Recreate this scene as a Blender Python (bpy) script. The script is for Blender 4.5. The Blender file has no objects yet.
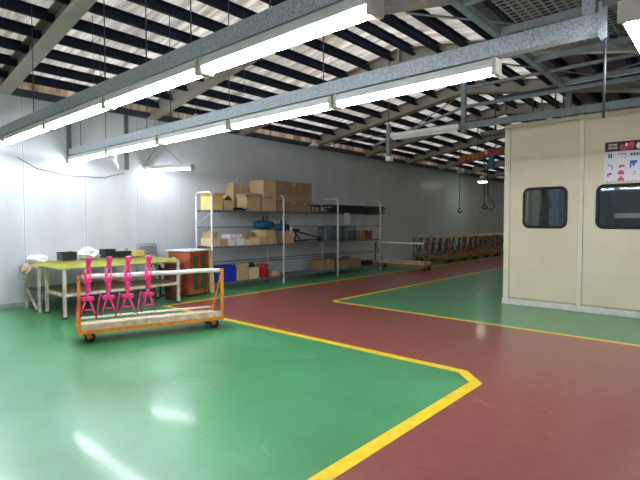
import bpy, bmesh, math, random
from mathutils import Vector, Matrix, noise
random.seed(7)
C = bpy.context.scene.collection
PI = math.pi

# ------------------------------------------------------------------ materials
def lin(c):
    return tuple(((v/255)/12.92 if v/255 <= .04045 else ((v/255+.055)/1.055)**2.4) for v in c) + (1,)

def newmat(name):
    m = bpy.data.materials.new(name); m.use_nodes = True
    nt = m.node_tree; nt.nodes.clear()
    out = nt.nodes.new('ShaderNodeOutputMaterial')
    return m, nt, out

def pm(name, col, rough=.5, metal=0, var=.06, scale=6, bump=0, col2=None, spec=.5, coat=0):
    """Principled with a procedural noise that varies the colour between two tones."""
    m, nt, out = newmat(name)
    b = nt.nodes.new('ShaderNodeBsdfPrincipled')
    b.inputs['Roughness'].default_value = rough; b.inputs['Metallic'].default_value = metal
    b.inputs['Specular IOR Level'].default_value = spec; b.inputs['Coat Weight'].default_value = coat
    tc = nt.nodes.new('ShaderNodeTexCoord'); n = nt.nodes.new('ShaderNodeTexNoise')
    n.inputs['Scale'].default_value = scale; n.inputs['Detail'].default_value = 5
    nt.links.new(tc.outputs['Object'], n.inputs['Vector'])
    r = nt.nodes.new('ShaderNodeValToRGB')
    c = lin(col); c2 = lin(col2) if col2 else tuple(v*(1-var*2.5) for v in c[:3]) + (1,)
    r.color_ramp.elements[0].position = .35; r.color_ramp.elements[0].color = c2
    r.color_ramp.elements[1].position = .62; r.color_ramp.elements[1].color = c
    nt.links.new(n.outputs['Fac'], r.inputs['Fac']); nt.links.new(r.outputs['Color'], b.inputs['Base Color'])
    if bump:
        bp = nt.nodes.new('ShaderNodeBump'); bp.inputs['Strength'].default_value = bump; bp.inputs['Distance'].default_value = .02
        nt.links.new(n.outputs['Fac'], bp.inputs['Height']); nt.links.new(bp.outputs['Normal'], b.inputs['Normal'])
    nt.links.new(b.outputs[0], out.inputs[0])
    return m

class N:
    """small expression helper on a node tree"""
    def __init__(s, nt): s.nt = nt
    def v(s, sock, x):
        if isinstance(x, (int, float)): sock.default_value = x
        else: s.nt.links.new(x, sock)
    def m(s, op, a, b=0.0, c=None, clamp=False):
        n = s.nt.nodes.new('ShaderNodeMath'); n.operation = op; n.use_clamp = clamp
        s.v(n.inputs[0], a); s.v(n.inputs[1], b)
        if c is not None: s.v(n.inputs[2], c)
        return n.outputs[0]
    def mix(s, f, a, b):
        n = s.nt.nodes.new('ShaderNodeMix'); n.data_type = 'RGBA'
        s.v(n.inputs[0], f)
        for k, x in ((6, a), (7, b)):
            if isinstance(x, tuple): n.inputs[k].default_value = x
            else: s.nt.links.new(x, n.inputs[k])
        return n.outputs[2]
    def noise(s, vec, scale, detail=4, rough=.5):
        n = s.nt.nodes.new('ShaderNodeTexNoise'); n.inputs['Scale'].default_value = scale
        n.inputs['Detail'].default_value = detail; n.inputs['Roughness'].default_value = rough
        s.nt.links.new(vec, n.inputs['Vector']); return n.outputs['Fac']
    def xyz(s):
        tc = s.nt.nodes.new('ShaderNodeTexCoord'); sp = s.nt.nodes.new('ShaderNodeSeparateXYZ')
        s.nt.links.new(tc.outputs['Object'], sp.inputs[0]); return tc.outputs['Object'], sp.outputs
    def map(s, vec, scale):
        n = s.nt.nodes.new('ShaderNodeMapping'); n.inputs['Scale'].default_value = scale
        s.nt.links.new(vec, n.inputs['Vector']); return n.outputs[0]
    def ramp(s, f, a, b):
        n = s.nt.nodes.new('ShaderNodeMapRange'); n.inputs[1].default_value = a; n.inputs[2].default_value = b
        s.nt.links.new(f, n.inputs[0]); return n.outputs[0]

def floor_mat():
    m, nt, out = newmat('painted_epoxy_floor'); e = N(nt)
    vec, (x, y, z) = e.xyz()
    b = nt.nodes.new('ShaderNodeBsdfPrincipled')
    # signed distances of the green zones (metres, negative inside)
    ch = e.m('MULTIPLY', e.m('ADD', e.m('ADD', x, y), -2.36), .7071)
    d1 = e.m('MAXIMUM', e.m('MAXIMUM', e.m('ADD', x, 1.835), e.m('ADD', y, -4.40)), ch)
    d2 = e.m('ADD', x, 7.67)
    ch3 = e.m('MULTIPLY', e.m('ADD', e.m('MULTIPLY', e.m('ADD', x, y), -1.0), 1.28), .7071)
    d3 = e.m('MAXIMUM', e.m('MAXIMUM', e.m('MULTIPLY', e.m('ADD', x, 5.66), -1.0), e.m('MULTIPLY', e.m('ADD', y, -6.86), -1.0)), ch3)
    near = e.m('MULTIPLY', d1, .85)
    d = e.m('MINIMUM', e.m('MINIMUM', near, d2), d3)
    isg = e.m('LESS_THAN', d, 0)
    isy = e.m('MULTIPLY', e.m('GREATER_THAN', d, 0), e.m('LESS_THAN', d, .095))
    # wear and scuffs
    big = e.noise(vec, .9, 5, .6); fine = e.noise(vec, 9, 6, .7)
    s1 = e.noise(e.map(vec, (2.2, 14, 1)), 2.5, 5, .65); s2 = e.noise(e.map(vec, (13, 2.0, 1)), 2.2, 5, .65)
    scuff = e.m('MULTIPLY', e.ramp(e.m('MAXIMUM', s1, s2), .62, .86), .14)
    green = e.mix(e.ramp(big, .3, .7), lin((56, 128, 78)), lin((78, 154, 102)))
    red = e.mix(e.ramp(fine, .3, .7), lin((124, 62, 55)), lin((150, 78, 70)))
    yel = e.mix(e.ramp(fine, .25, .6), lin((228, 184, 20)), lin((252, 216, 34)))
    c = e.mix(isg, red, green)
    c = e.mix(scuff, c, lin((205, 205, 190)))
    # long thin tyre scratches
    k1 = e.m('ABSOLUTE', e.m('ADD', e.noise(e.map(vec, (1.0, .55, 1)), .9, 2, .4), -.5)); k2 = e.m('ABSOLUTE', e.m('ADD', e.noise(e.map(vec, (.5, 1.1, 1)), 1.3, 2, .4), -.47))
    fl = e.m('LESS_THAN', e.m('MINIMUM', k1, k2), .0016)
    scr = e.m('MULTIPLY', e.m('MULTIPLY', fl, e.ramp(e.noise(vec, 1.7, 4), .5, .6)), .13)
    hair = e.m('MULTIPLY', e.m('LESS_THAN', e.m('ABSOLUTE', e.m('ADD', e.noise(e.map(vec, (3, 5, 1)), 3.0, 4, .6), -.5)), .004), e.ramp(e.noise(vec, 2.3, 4), .48, .6))
    scr = e.m('MAXIMUM', scr, e.m('MULTIPLY', hair, .13))
    c = e.mix(scr, c, lin((215, 215, 200)))
    c = e.mix(isy, c, yel)
    nt.links.new(c, b.inputs['Base Color'])
    r = e.m('ADD', e.m('MULTIPLY', e.ramp(big, .3, .7), .04), e.m('MULTIPLY', e.ramp(fine, .35, .7), .02))
    nt.links.new(e.m('ADD', r, .285), b.inputs['Roughness'])
    b.inputs['Specular IOR Level'].default_value = .7
    b.inputs['Coat Weight'].default_value = .22; b.inputs['Coat Roughness'].default_value = .10
    bp = nt.nodes.new('ShaderNodeBump'); bp.inputs['Strength'].default_value = .035; bp.inputs['Distance'].default_value = .02
    nt.links.new(e.m('ADD', e.noise(vec, 3.2, 3), e.m('MULTIPLY', fine, .08)), bp.inputs['Height'])
    nt.links.new(bp.outputs[0], b.inputs['Normal'])
    nt.links.new(b.outputs[0], out.inputs[0]); return m

def panel_wall_mat(axis, off, pitch, col=(216, 219, 222)):
    m, nt, out = newmat('sandwich_panel_wall'); e = N(nt)
    vec, xyz = e.xyz(); y = xyz[axis]
    b = nt.nodes.new('ShaderNodeBsdfPrincipled')
    f = e.m('FRACT', e.m('DIVIDE', e.m('ADD', y, -off), pitch))
    dist = e.m('MULTIPLY', e.m('MINIMUM', f, e.m('SUBTRACT', 1.0, f)), pitch)
    seam = e.m('LESS_THAN', dist, .006); bead = e.m('LESS_THAN', dist, .02)
    pid = e.m('FLOOR', e.m('DIVIDE', e.m('ADD', y, -off), pitch))
    wn = nt.nodes.new('ShaderNodeTexWhiteNoise'); wn.noise_dimensions = '1D'; nt.links.new(pid, wn.inputs['W'])
    st = e.noise(e.map(vec, (1, 1.4, .35)), 1.6, 5, .6)
    c = e.mix(e.ramp(st, .3, .62), lin(tuple(v-14 for v in col)), lin(col))
    c = e.mix(e.m('MULTIPLY', wn.outputs['Value'], .18), c, lin((200, 203, 206)))
    c = e.mix(e.m('MULTIPLY', bead, .6), c, lin((236, 238, 240)))
    c = e.mix(e.m('MULTIPLY', seam, .75), c, lin((120, 124, 128)))
    nt.links.new(c, b.inputs['Base Color'])
    nt.links.new(e.m('ADD', e.m('MULTIPLY', st, .2), .22), b.inputs['Roughness'])
    bp = nt.nodes.new('ShaderNodeBump'); bp.inputs['Strength'].default_value = .3; bp.inputs['Distance'].default_value = .01
    nt.links.new(e.m('ADD', e.m('MULTIPLY', bead, 1.0), e.m('MULTIPLY', st, .4)), bp.inputs['Height'])
    nt.links.new(bp.outputs[0], b.inputs['Normal'])
    nt.links.new(b.outputs[0], out.inputs[0]); return m

def roof_mat():
    m, nt, out = newmat('weathered_roof_sheet'); e = N(nt)
    vec, (x, y, z) = e.xyz()
    st = e.noise(e.map(vec, (.5, 5, 1)), 2.0, 6, .65); bl = e.noise(vec, .8, 4)
    c = e.mix(e.ramp(st, .38, .62), lin((168, 146, 126)), lin((244, 228, 210)))
    c = e.mix(e.m('MULTIPLY', e.ramp(bl, .45, .7), .5), c, lin((150, 140, 135)))
    d = nt.nodes.new('ShaderNodeBsdfDiffuse'); t = nt.nodes.new('ShaderNodeBsdfTranslucent')
    nt.links.new(c, d.inputs[0]); nt.links.new(c, t.inputs[0])
    mx = nt.nodes.new('ShaderNodeMixShader')
    # some runs of sheet let more daylight through than others
    old = e.ramp(x, -3.0, -2.8); c = e.mix(old, c, lin((96, 84, 80)))
    nt.links.new(c, d.inputs[0]); nt.links.new(c, t.inputs[0])
    pid = e.m('FLOOR', e.m('DIVIDE', y, 1.3)); wn = nt.nodes.new('ShaderNodeTexWhiteNoise'); wn.noise_dimensions = '1D'
    nt.links.new(pid, wn.inputs['W'])
    nt.links.new(e.m('MULTIPLY', e.m('ADD', e.m('MULTIPLY', wn.outputs['Value'], .18), .24), e.m('SUBTRACT', 1.0, e.m('MULTIPLY', old, .9))), mx.inputs[0])
    nt.links.new(d.outputs[0], mx.inputs[1]); nt.links.new(t.outputs[0], mx.inputs[2])
    nt.links.new(mx.outputs[0], out.inputs[0]); return m

def emis(name, col, s):
    m, nt, out = newmat(name); em = nt.nodes.new('ShaderNodeEmission')
    em.inputs[0].default_value = lin(col); em.inputs[1].default_value = s
    nt.links.new(em.outputs[0], out.inputs[0]); return m

def glass_mat(name='tinted_window_glass'):
    m, nt, out = newmat(name)
    t = nt.nodes.new('ShaderNodeBsdfTransparent'); t.inputs[0].default_value = (.62, .68, .74, 1)
    g = nt.nodes.new('ShaderNodeBsdfGlossy'); g.inputs['Roughness'].default_value = .03
    fr = nt.nodes.new('ShaderNodeFresnel'); fr.inputs[0].default_value = 1.5
    mx = nt.nodes.new('ShaderNodeMixShader')
    nt.links.new(fr.outputs[0], mx.inputs[0]); nt.links.new(t.outputs[0], mx.inputs[1]); nt.links.new(g.outputs[0], mx.inputs[2])
    nt.links.new(mx.outputs[0], out.inputs[0]); return m

def mesh_mat(name, col, pitch, wire):
    """woven wire: transparent between the wires"""
    m, nt, out = newmat(name); e = N(nt); vec, (x, y, z) = e.xyz()
    b = nt.nodes.new('ShaderNodeBsdfPrincipled'); b.inputs['Base Color'].default_value = lin(col); b.inputs['Roughness'].default_value = .5
    t = nt.nodes.new('ShaderNodeBsdfTransparent'); mx = nt.nodes.new('ShaderNodeMixShader')
    def g(a): return e.m('LESS_THAN', e.m('FRACT', e.m('DIVIDE', a, pitch)), wire/pitch)
    nt.links.new(e.m('MAXIMUM', g(e.m('ADD', x, z)), g(e.m('ADD', y, z))), mx.inputs[0])
    nt.links.new(t.outputs[0], mx.inputs[1]); nt.links.new(b.outputs[0], mx.inputs[2]); nt.links.new(mx.outputs[0], out.inputs[0])
    return m

M = dict(
 floor=floor_mat(), wall=panel_wall_mat(1, 2.79, 1.05), wallx=panel_wall_mat(0, .3, 1.05, (205, 205, 202)), roof=roof_mat(),
 rafter=pm('beige_grey_steel', (160, 151, 138), .55, 0, .08, 3), purlin=pm('dark_navy_purlin', (40, 46, 64), .6, 0, .15, 4, spec=.2),
 eave=pm('blue_grey_steel', (70, 78, 88), .5, .1, .1, 4),
 galv=pm('galvanised_steel', (196, 202, 206), .42, .3, .1, 80, col2=(146, 154, 160)),
 greysteel=pm('grey_painted_steel', (122, 128, 130), .5, .1, .1, 8),
 darksteel=pm('dark_steel', (62, 64, 68), .55, .2, .12, 8),
 fixture=pm('white_enamel', (226, 226, 220), .35, 0, .04, 5), tube=emis('lit_tube', (236, 244, 255), 34),
 endcap=pm('ivory_plastic', (222, 214, 196), .4), wire=pm('grey_wire', (70, 70, 72), .6),
 whitewire=pm('white_cable', (225, 225, 225), .5),
 cream=pm('cream_booth_panel', (230, 216, 184), .38, 0, .03, 1.2, col2=(222, 207, 174)), creamtrim=pm('pale_cream_trim', (234, 224, 198), .4, 0, .02, 3),
 skirt=pm('worn_white_skirt', (226, 220, 206), .5, 0, .05, 12), gasket=pm('black_rubber', (22, 23, 25), .55, 0, .1, 20),
 glass=glass_mat(), inner=pm('booth_inner_panel', (150, 160, 172), .5), innerpale=pm('pale_inner_post', (200, 192, 175), .5),
 grille=mesh_mat('grey_mesh_panel', (70, 74, 74), .05, .016), cage=mesh_mat('wire_cage_mesh', (120, 120, 116), .09, .022),
 orange=pm('orange_paint', (232, 142, 28), .4, 0, .08, 14, col2=(205, 112, 24)), pad=pm('white_foam_wrap', (236, 228, 220), .7, 0, .05, 12, bump=.2),
 card=pm('brown_cardboard', (188, 156, 118), .8, 0, .05, 5), card2=pm('pale_cardboard', (216, 190, 146), .8, 0, .05, 5),
 card3=pm('dark_cardboard', (152, 126, 98), .8, 0, .08, 5), tape=pm('packing_tape', (204, 176, 130), .3, 0, .03, 4),
 whitecard=pm('white_cardboard', (222, 222, 224), .7, 0, .04, 5), yellowcard=pm('yellow_cardboard', (226, 192, 118), .7),
 ink=pm('printing_ink', (120, 70, 62), .8), castor=pm('black_castor_rubber', (30, 28, 28), .5), zinc=pm('zinc_bracket', (170, 160, 140), .4, .5),
 pink=pm('magenta_powder_coat', (246, 44, 128), .3, 0, .06, 20, coat=.3), decking=pm('worn_plywood', (214, 190, 164), .75, 0, .1, 10, col2=(180, 150, 124)),
 mat=pm('lime_yellow_mat', (206, 204, 92), .55, 0, .07, 3, col2=(180, 184, 74)), benchpaint=pm('worn_cream_paint', (222, 218, 196), .5, 0, .12, 9, col2=(178, 168, 146)),
 shelfwood=pm('brown_shelf_board', (120, 100, 88), .7, 0, .1, 6), bag=pm('white_plastic_film', (238, 240, 244), .3, 0, .03, 14),
 black=pm('black_plastic', (34, 36, 42), .4, 0, .1, 9), steel=pm('brushed_grey_metal', (168, 176, 182), .35, .4, .06, 9),
 rackwhite=pm('white_rack_tube', (226, 228, 228), .4, 0, .05, 9), rackgrey=pm('grey_rack_shelf', (118, 124, 130), .4, .4, .1, 4),
 wood=pm('orange_varnished_wood', (184, 96, 60), .4, 0, .1, 4, col2=(128, 62, 42)), greenstripe=pm('faded_green_stripe', (82, 92, 50), .5, 0, .12, 9),
 brown=pm('maroon_plastic', (120, 72, 66), .45, 0, .08, 6), plank=pm('pale_plank', (212, 184, 122), .6, 0, .08, 8),
 blue=pm('blue_plastic', (24, 52, 176), .35), red=pm('red_plastic', (222, 42, 58), .35), teal=pm('teal_paint', (22, 104, 134), .35, 0, .1, 8),
 meshblue=pm('blue_grey_wire', (84, 100, 116), .45, .2), purple=pm('purple_film', (110, 84, 108), .35),
 cloth=pm('white_cloth', (252, 252, 252), .8), rust=pm('rust_orange_paint', (178, 82, 36), .5, 0, .12, 14), rustred=pm('faded_red_paint', (150, 66, 60), .5),
 lamp=emis('lit_floodlight', (235, 255, 225), 9), bell=pm('pale_aluminium', (196, 196, 192), .4, .4),
 forkdark=pm('brown_primer', (92, 62, 52), .5, 0, .12, 14), forkgrey=pm('grey_primer', (110, 116, 124), .5, 0, .12, 14), wornorange=pm('worn_orange_paint', (176, 104, 42), .5, 0, .15, 10, col2=(128, 70, 36)),
 poster=pm('poster_paper', (238, 232, 236), .5, 0, .02, 30), maroon=pm('poster_maroon', (88, 22, 48), .5), pgrey=pm('poster_grey', (70, 78, 82), .5), ppink=pm('poster_pink', (226, 84, 112), .5), pblue=pm('poster_blue', (46, 100, 186), .5), pwhite=pm('poster_white', (250, 246, 246), .5),
 kerb=pm('grey_skirting', (160, 168, 166), .6, 0, .08, 6),
)

# ------------------------------------------------------------------ mesh helpers
class MB:
    def __init__(s): s.bm = bmesh.new()
    def _slot(s, f, i): f.material_index = i
    def box(s, a, b, i=0, bev=0):
        """axis-aligned box between corners a and b"""
        lo = [min(p, q) for p, q in zip(a, b)]; hi = [max(p, q) for p, q in zip(a, b)]
        vs = [s.bm.verts.new((x, y, z)) for x in (lo[0], hi[0]) for y in (lo[1], hi[1]) for z in (lo[2], hi[2])]
        fs = [s.bm.faces.new([vs[k] for k in q]) for q in ((0,1,3,2),(4,6,7,5),(0,4,5,1),(2,3,7,6),(0,2,6,4),(1,5,7,3))]
        for f in fs: f.material_index = i
        if bev:
            r = bmesh.ops.bevel(s.bm, geom=list({e for f in fs for e in f.edges}), offset=bev, segments=2, affect='EDGES', profile=.5)
            for f in r['faces']: f.material_index = i
        return s
    def bar(s, p, q, w, h, up=(0, 0, 1), i=0):
        """rectangular bar from p to q, w across, h along up"""
        p, q = Vector(p), Vector(q); d = (q-p).normalized(); u = Vector(up)
        sd = d.cross(u)
        if sd.length < 1e-4: sd = d.cross(Vector((1, 0, 0)))
        sd.normalize(); u = sd.cross(d).normalized()
        vs = []
        for c in (p, q):
            for a, b in ((-1,-1),(1,-1),(1,1),(-1,1)): vs.append(s.bm.verts.new(c+sd*a*w/2+u*b*h/2))
        for k in range(4): s.bm.faces.new([vs[k], vs[(k+1)%4], vs[4+(k+1)%4], vs[4+k]]).material_index = i
        s.bm.faces.new(vs[3::-1]).material_index = i; s.bm.faces.new(vs[4:]).material_index = i
        return s
    def tube(s, pts, r, n=8, i=0, closed=False, radii=None):
        pts = [Vector(p) for p in pts]; rings = []; prev = None
        L = len(pts)
        for k, p in enumerate(pts):
            if closed: d = (pts[(k+1)%L]-pts[k-1]).normalized()
            else: d = (pts[min(k+1, L-1)]-pts[max(k-1, 0)]).normalized()
            if prev is None:
                a = Vector((0,0,1)) if abs(d.z) < .9 else Vector((1,0,0))
                sd = d.cross(a).normalized()
            else: sd = (prev-d*prev.dot(d)).normalized()
            prev = sd; u = sd.cross(d); rr = radii[k] if radii else r
            rings.append([s.bm.verts.new(p+(sd*math.cos(2*PI*j/n)+u*math.sin(2*PI*j/n))*rr) for j in range(n)])
        for k in range(L if closed else L-1):
            A, B = rings[k], rings[(k+1)%L]
            for j in range(n):
                f = s.bm.faces.new([A[j], A[(j+1)%n], B[(j+1)%n], B[j]]); f.smooth = True; f.material_index = i
        if not closed:
            s.bm.faces.new(rings[0][::-1]).material_index = i; s.bm.faces.new(rings[-1]).material_index = i
        return s
    def lathe(s, prof, c=(0,0,0), axis='Z', n=20, i=0):
        """profile of (radius, height) turned about an axis through c"""
        rings = []
        for r, h in prof:
            ring = []
            for j in range(n):
                a = 2*PI*j/n; x, y = r*math.cos(a), r*math.sin(a)
                p = {'Z': (x, y, h), 'X': (h, x, y), 'Y': (y, h, x)}[axis]
                ring.append(s.bm.verts.new(Vector(c)+Vector(p)))
            rings.append(ring)
        for A, B in zip(rings, rings[1:]):
            for j in range(n):
                f = s.bm.faces.new([A[j], A[(j+1)%n], B[(j+1)%n], B[j]]); f.smooth = True; f.material_index = i
        s.bm.faces.new(rings[0][::-1]).material_index = i; s.bm.faces.new(rings[-1]).material_index = i
        return s
    def prism(s, poly, vec, i=0):
        """planar polygon extruded along vec"""
        A = [s.bm.verts.new(p) for p in poly]; B = [s.bm.verts.new(Vector(p)+Vector(vec)) for p in poly]
        s.bm.faces.new(A[::-1]).material_index = i; s.bm.faces.new(B).material_index = i
        for k in range(len(A)): s.bm.faces.new([A[k], A[(k+1)%len(A)], B[(k+1)%len(A)], B[k]]).material_index = i
        return s
    def quad(s, pts, i=0):
        s.bm.faces.new([s.bm.verts.new(p) for p in pts]).material_index = i; return s
    def build(s, name, mats, parent=None, loc=None, rz=0):
        bmesh.ops.recalc_face_normals(s.bm, faces=s.bm.faces[:])
        me = bpy.data.meshes.new(name); s.bm.to_mesh(me); s.bm.free()
        for m in (mats if isinstance(mats, (list, tuple)) else [mats]): me.materials.append(M[m] if isinstance(m, str) else m)
        o = bpy.data.objects.new(name, me); C.objects.link(o)
        if parent is not None: o.parent = parent
        if loc is not None: o.location = loc
        o.rotation_euler = (0, 0, rz)
        return o

def tag(o, label, cat, group=None, kind=None):
    o['label'] = label; o['category'] = cat
    if group: o['group'] = group
    if kind: o['kind'] = kind
    return o
def thing(name, label, cat, loc=(0,0,0), rz=0, group=None):
    o = bpy.data.objects.new(name, None); C.objects.link(o); o.location = loc; o.rotation_euler = (0,0,rz)
    o.empty_display_size = .1
    return tag(o, label, cat, group)
def struct(mb, name, mat, label=None):
    o = mb.build(name, mat); o['kind'] = 'structure'
    if label: o['label'] = label
    return o
def dup(root, loc, rz=0, label=None, group=None):
    r = root.copy(); C.objects.link(r); r.location = loc; r.rotation_euler = (0,0,rz)
    if label: r['label'] = label
    if group: r['group'] = group
    for ch in list(root.children):
        c = ch.copy(); C.objects.link(c); c.parent = r
        for g in list(ch.children):
            d = g.copy(); C.objects.link(d); d.parent = c
    return r

# ------------------------------------------------------------------ room shell
XL, XR, YN, YF, ZW = -9.4, 3.2, -4.0, 30.0, 3.70
RX, RZ, SL = -4.7, 4.69, .158                      # ridge, its height, roof slope
def zroof(x):
    """height of the underside of the roof sheet"""
    if x <= 0: return RZ-abs(x-RX)*SL
    return RZ-abs(x-4.7)*SL
struct(MB().box((XL, YN, -.1), (XR, YF, 0)), 'floor', 'floor', 'glossy green and dark red floor with yellow lines')
struct(MB().box((XL-.1, YN, 0), (XL, YF, ZW)), 'wall_left', 'wall')
struct(MB().box((XL, YF, 0), (XR, YF+.1, 5)), 'wall_far', 'wallx')
struct(MB().box((XR, YN, 0), (XR+.1, YF, 5)), 'wall_right', 'wall')
struct(MB().box((XL, YN-.1, 0), (XR, YN, 5)), 'wall_near', 'wallx')
struct(MB().box((XL, YN, 0), (XL+.015, YF, .09)), 'baseboard_left', 'kerb')
# corrugated roof sheet: trapezoid ribs running up the slope
rb = MB(); bm = rb.bm
ys = []; y = YN
while y < YF:
    ys += [(y, 0), (y+.05, .035), (y+.10, .035), (y+.15, 0)]; y += .25
xs = [-9.75, -4.7, 0, XR+.2]
grid = [[bm.verts.new((x, yy, (zroof(x) if x > -9.75 else RZ-5.05*SL)+dz)) for yy, dz in ys] for x in xs]
for a, b in zip(grid, grid[1:]):
    for k in range(len(ys)-1): bm.faces.new([a[k], b[k], b[k+1], a[k+1]])
struct(rb, 'ceiling', 'roof', 'corrugated weathered roof sheeting')
# purlins under the sheet
for k, x in enumerate([-9.05, -8.55, -8.02, -7.50, -6.98, -6.46, -5.94, -5.42, -4.92, -4.46, -3.94, -3.42, -2.90, -2.38, -1.86, -1.34, -.82, -.30, .5, 1.1, 1.7, 2.3, 2.9]):
    z = zroof(x); m = MB()
    m.box((x-.008, YN, z-.145), (x+.008, YF, z-.006))
    m.box((x-.008, YN, z-.145), (x+.07, YF, z-.135)).box((x-.008, YN, z-.016), (x+.075, YF, z-.006)).box((x+.06, YN, z-.145), (x+.07, YF, z-.12))
    struct(m, 'roof_purlin', 'purlin')
# portal rafters: I sections following both slopes
RYS = [-.1, 2.5, 5.2, 7.6, 10.3, 12.9, 15.5, 18.1, 20.7, 23.3, 25.9, 28.5]
def ibeam(m, p, q, w, h, t=.014):
    p, q = Vector(p), Vector(q); d = (q-p).normalized(); sd = d.cross(Vector((0,0,1))).normalized(); u = sd.cross(d)
    m.bar(p+u*(h/2-t/2), q+u*(h/2-t/2), w, t); m.bar(p-u*(h/2-t/2), q-u*(h/2-t/2), w, t); m.bar(p, q, t, h)
for y in RYS:
    m = MB(); off = .145
    ibeam(m, (XL+.02, y, zroof(XL)-off), (RX, y, RZ-off), .22, .26)
    ibeam(m, (RX, y, RZ-off), (0, y, zroof(0)-off), .22, .26)
    m.box((RX-.015, y-.11, RZ-off-.16), (RX+.015, y+.11, RZ-off+.13))
    m.bar((-1.9, y, zroof(-1.9)-off-.1), (-.1, y, zroof(-.1)-off-.18), .12, .1)
    struct(m, 'roof_rafter', 'rafter')
# eave beam on top of the panel wall
m = MB(); m.box((XL-.02, YN, ZW-.02), (XL+.08, YF, ZW+.055)).box((XL-.02, YN, ZW+.055), (XL+.01, YF, ZW+.12))
struct(m, 'trim_eave_beam', 'eave')
struct(MB().box((XL-.04, YN, 3.82), (XL-.03, YF, 4.16)), 'trim_eave_closure', 'roof')
m = MB(); m.box((-.08, YN, 3.62), (.08, YF, 3.7)).box((-.012, YN, 3.7), (.012, YF, 3.84))
struct(m, 'trim_valley_beam', 'greysteel')
# steel hangers on the wall that carry the light rails
for y, z0, lab in ((3.55, 2.60, 'slim grey steel wall post at the end of the middle light rail'), (4.66, 2.57, 'slim grey steel wall post beside the short single light')):
    m = MB(); m.box((XL+.001, y-.04, z0), (XL+.035, y+.04, ZW-.025)).box((XL+.035, y-.04, z0), (XL+.06, y-.032, ZW-.025))
    tag(m.build('wall_post', 'greysteel'), lab, 'post')
# ------------------------------------------------------------------ light rails and tube lights
def light_rail(y, x0, x1, rods, label, postx=None):
    t = thing('light_rail', label, 'rail', (0, y, 2.735))
    m = MB()    # C channel: open at the top
    m.box((x0, -.045, 0), (x1, .045, .006)).box((x0, -.045, .006), (x1, -.04, .125)).box((x0, .04, .006), (x1, .045, .125))
    m.box((x0, -.04, .12), (x1, -.025, .125)).box((x0, .025, .12), (x1, .04, .125))
    m.build('channel', 'galv', t)
    for x in rods:
        zt = zroof(x)-2.735-.17
        MB().tube([(x, 0, .004), (x, 0, zt)], .006, 6).build('hanger_rod', 'wire', t)
    if postx is not None:
        zt = zroof(postx)-2.735-.02
        MB().box((postx-.04, -.04, .13), (postx+.04, .04, zt)).build('upright_channel', 'galv', t)
        MB().box((x1+.002, -.055, -.03), (x1+.022, .055, .19)).box((x1+.022, -.05, -.045), (x1+.05, -.035, .15)).build('end_bracket', 'galv', t)
        MB().tube([(x1+.03, .02, -.03), (x1+.03, .02, -.55)], .008, 6).build('threaded_rod', 'wire', t)
    return t
light_rail(2.12, -9.39, 1.5, (-8.6, -6.69, -4.68, -3.88, -3.2, -2.3, -.9), 'galvanised channel rail nearest the camera with tube lights under it')
light_rail(3.57, -9.35, -.70, (-8.9, -7.9, -6.55, -5.9, -4.6, -3.1), 'galvanised channel rail ending at a square upright beside the cream booth', postx=-.76)

def tube_light(L, lit=True):
    t = thing('tube_light', 'twin tube light', 'light')
    m = MB()    # trapezoid batten body
    m.prism([(-L/2, -.045, .02), (-L/2, -.06, -.015), (-L/2, -.060, -.046), (-L/2, -.052, -.050), (-L/2, -.02, -.046), (-L/2, .02, -.046), (-L/2, .052, -.050), (-L/2, .060, -.046), (-L/2, .06, -.015), (-L/2, .045, .02)], (L, 0, 0))
    m.build('housing', 'fixture', t)
    for s in (-1, 1):
        MB().tube([(-L/2+.035, s*.032, -.076), (L/2-.035, s*.032, -.076)], .012, 10).build('tube', 'tube' if lit else 'fixture', t)
        e = MB(); x = s*(L/2-.015)
        e.box((x-.016, -.06, -.098), (x+.016, .06, .021), bev=.004)
        e.tube([(x-.022, -.036, -.08), (x+.022, -.036, -.08)], .021, 10).tube([(x-.022, .036, -.08), (x+.022, .036, -.08)], .021, 10)
        e.build('end_cap', 'endcap', t)
    MB().box((-.02, -.03, .02), (.02, .03, .034)).build('mounting_clip', 'galv', t)
    return t
p = 1.62; first = None
rail1 = [(-2.24, 'twin tube light on the near rail, closest to the camera'), (-3.82, 'second twin tube light from the camera end of the near rail'), (-5.40, 'third twin tube light from the camera end of the near rail'),
         (-6.98, 'fourth twin tube light along the near rail, towards the wall'), (-8.565, 'lit tube light at the wall end of the near rail')]
proto = tube_light(1.56); proto_free = True
def place(x, y, z, lab, rz=0, group=None):
    global proto_free
    if proto_free:
        proto_free = False; proto.location = (x, y, z); proto.rotation_euler = (0, 0, rz); proto['label'] = lab
        if group: proto['group'] = group
        return proto
    return dup(proto, (x, y, z), rz, lab, group)
for x, lab in rail1: place(x, 2.12, 2.70, lab, group='tube lights under the near rail')
rail2 = [(-2.14, 'twin tube light at the booth end of the middle rail'), (-3.74, 'second tube light from the booth end of the middle rail'), (-5.36, 'third tube light from the booth end of the middle rail'),
         (-6.98, 'fourth tube light from the booth end of the middle rail'), (-8.58, 'lit tube light at the wall end of the middle rail')]
for x, lab in rail2: place(x, 3.57, 2.70, lab, group='tube lights under the middle rail')
iso = place(-9.05, 5.25, 2.66, 'single short tube light hung on thin wires by the panel wall', .38)
m = MB(); m.tube([(-.5, 0, .02), (-.35, .0, .16), (-.05, 0, .5)], .004, 5).tube([(.5, 0, .02), (.3, 0, .22), (-.05, 0, .5)], .004, 5).tube([(-.05, 0, .5), (-.05, 0, 1.0)], .004, 5)
m.build('hanging_wire', 'wire', iso)
place(-.46, 3.86, 2.70, 'tube light running away from the camera at the right edge', PI/2)
light_r = thing('light_rail', 'short galvanised channel over the tube light at the right edge', 'rail', (-.46, 3.86, 2.735))
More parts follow.
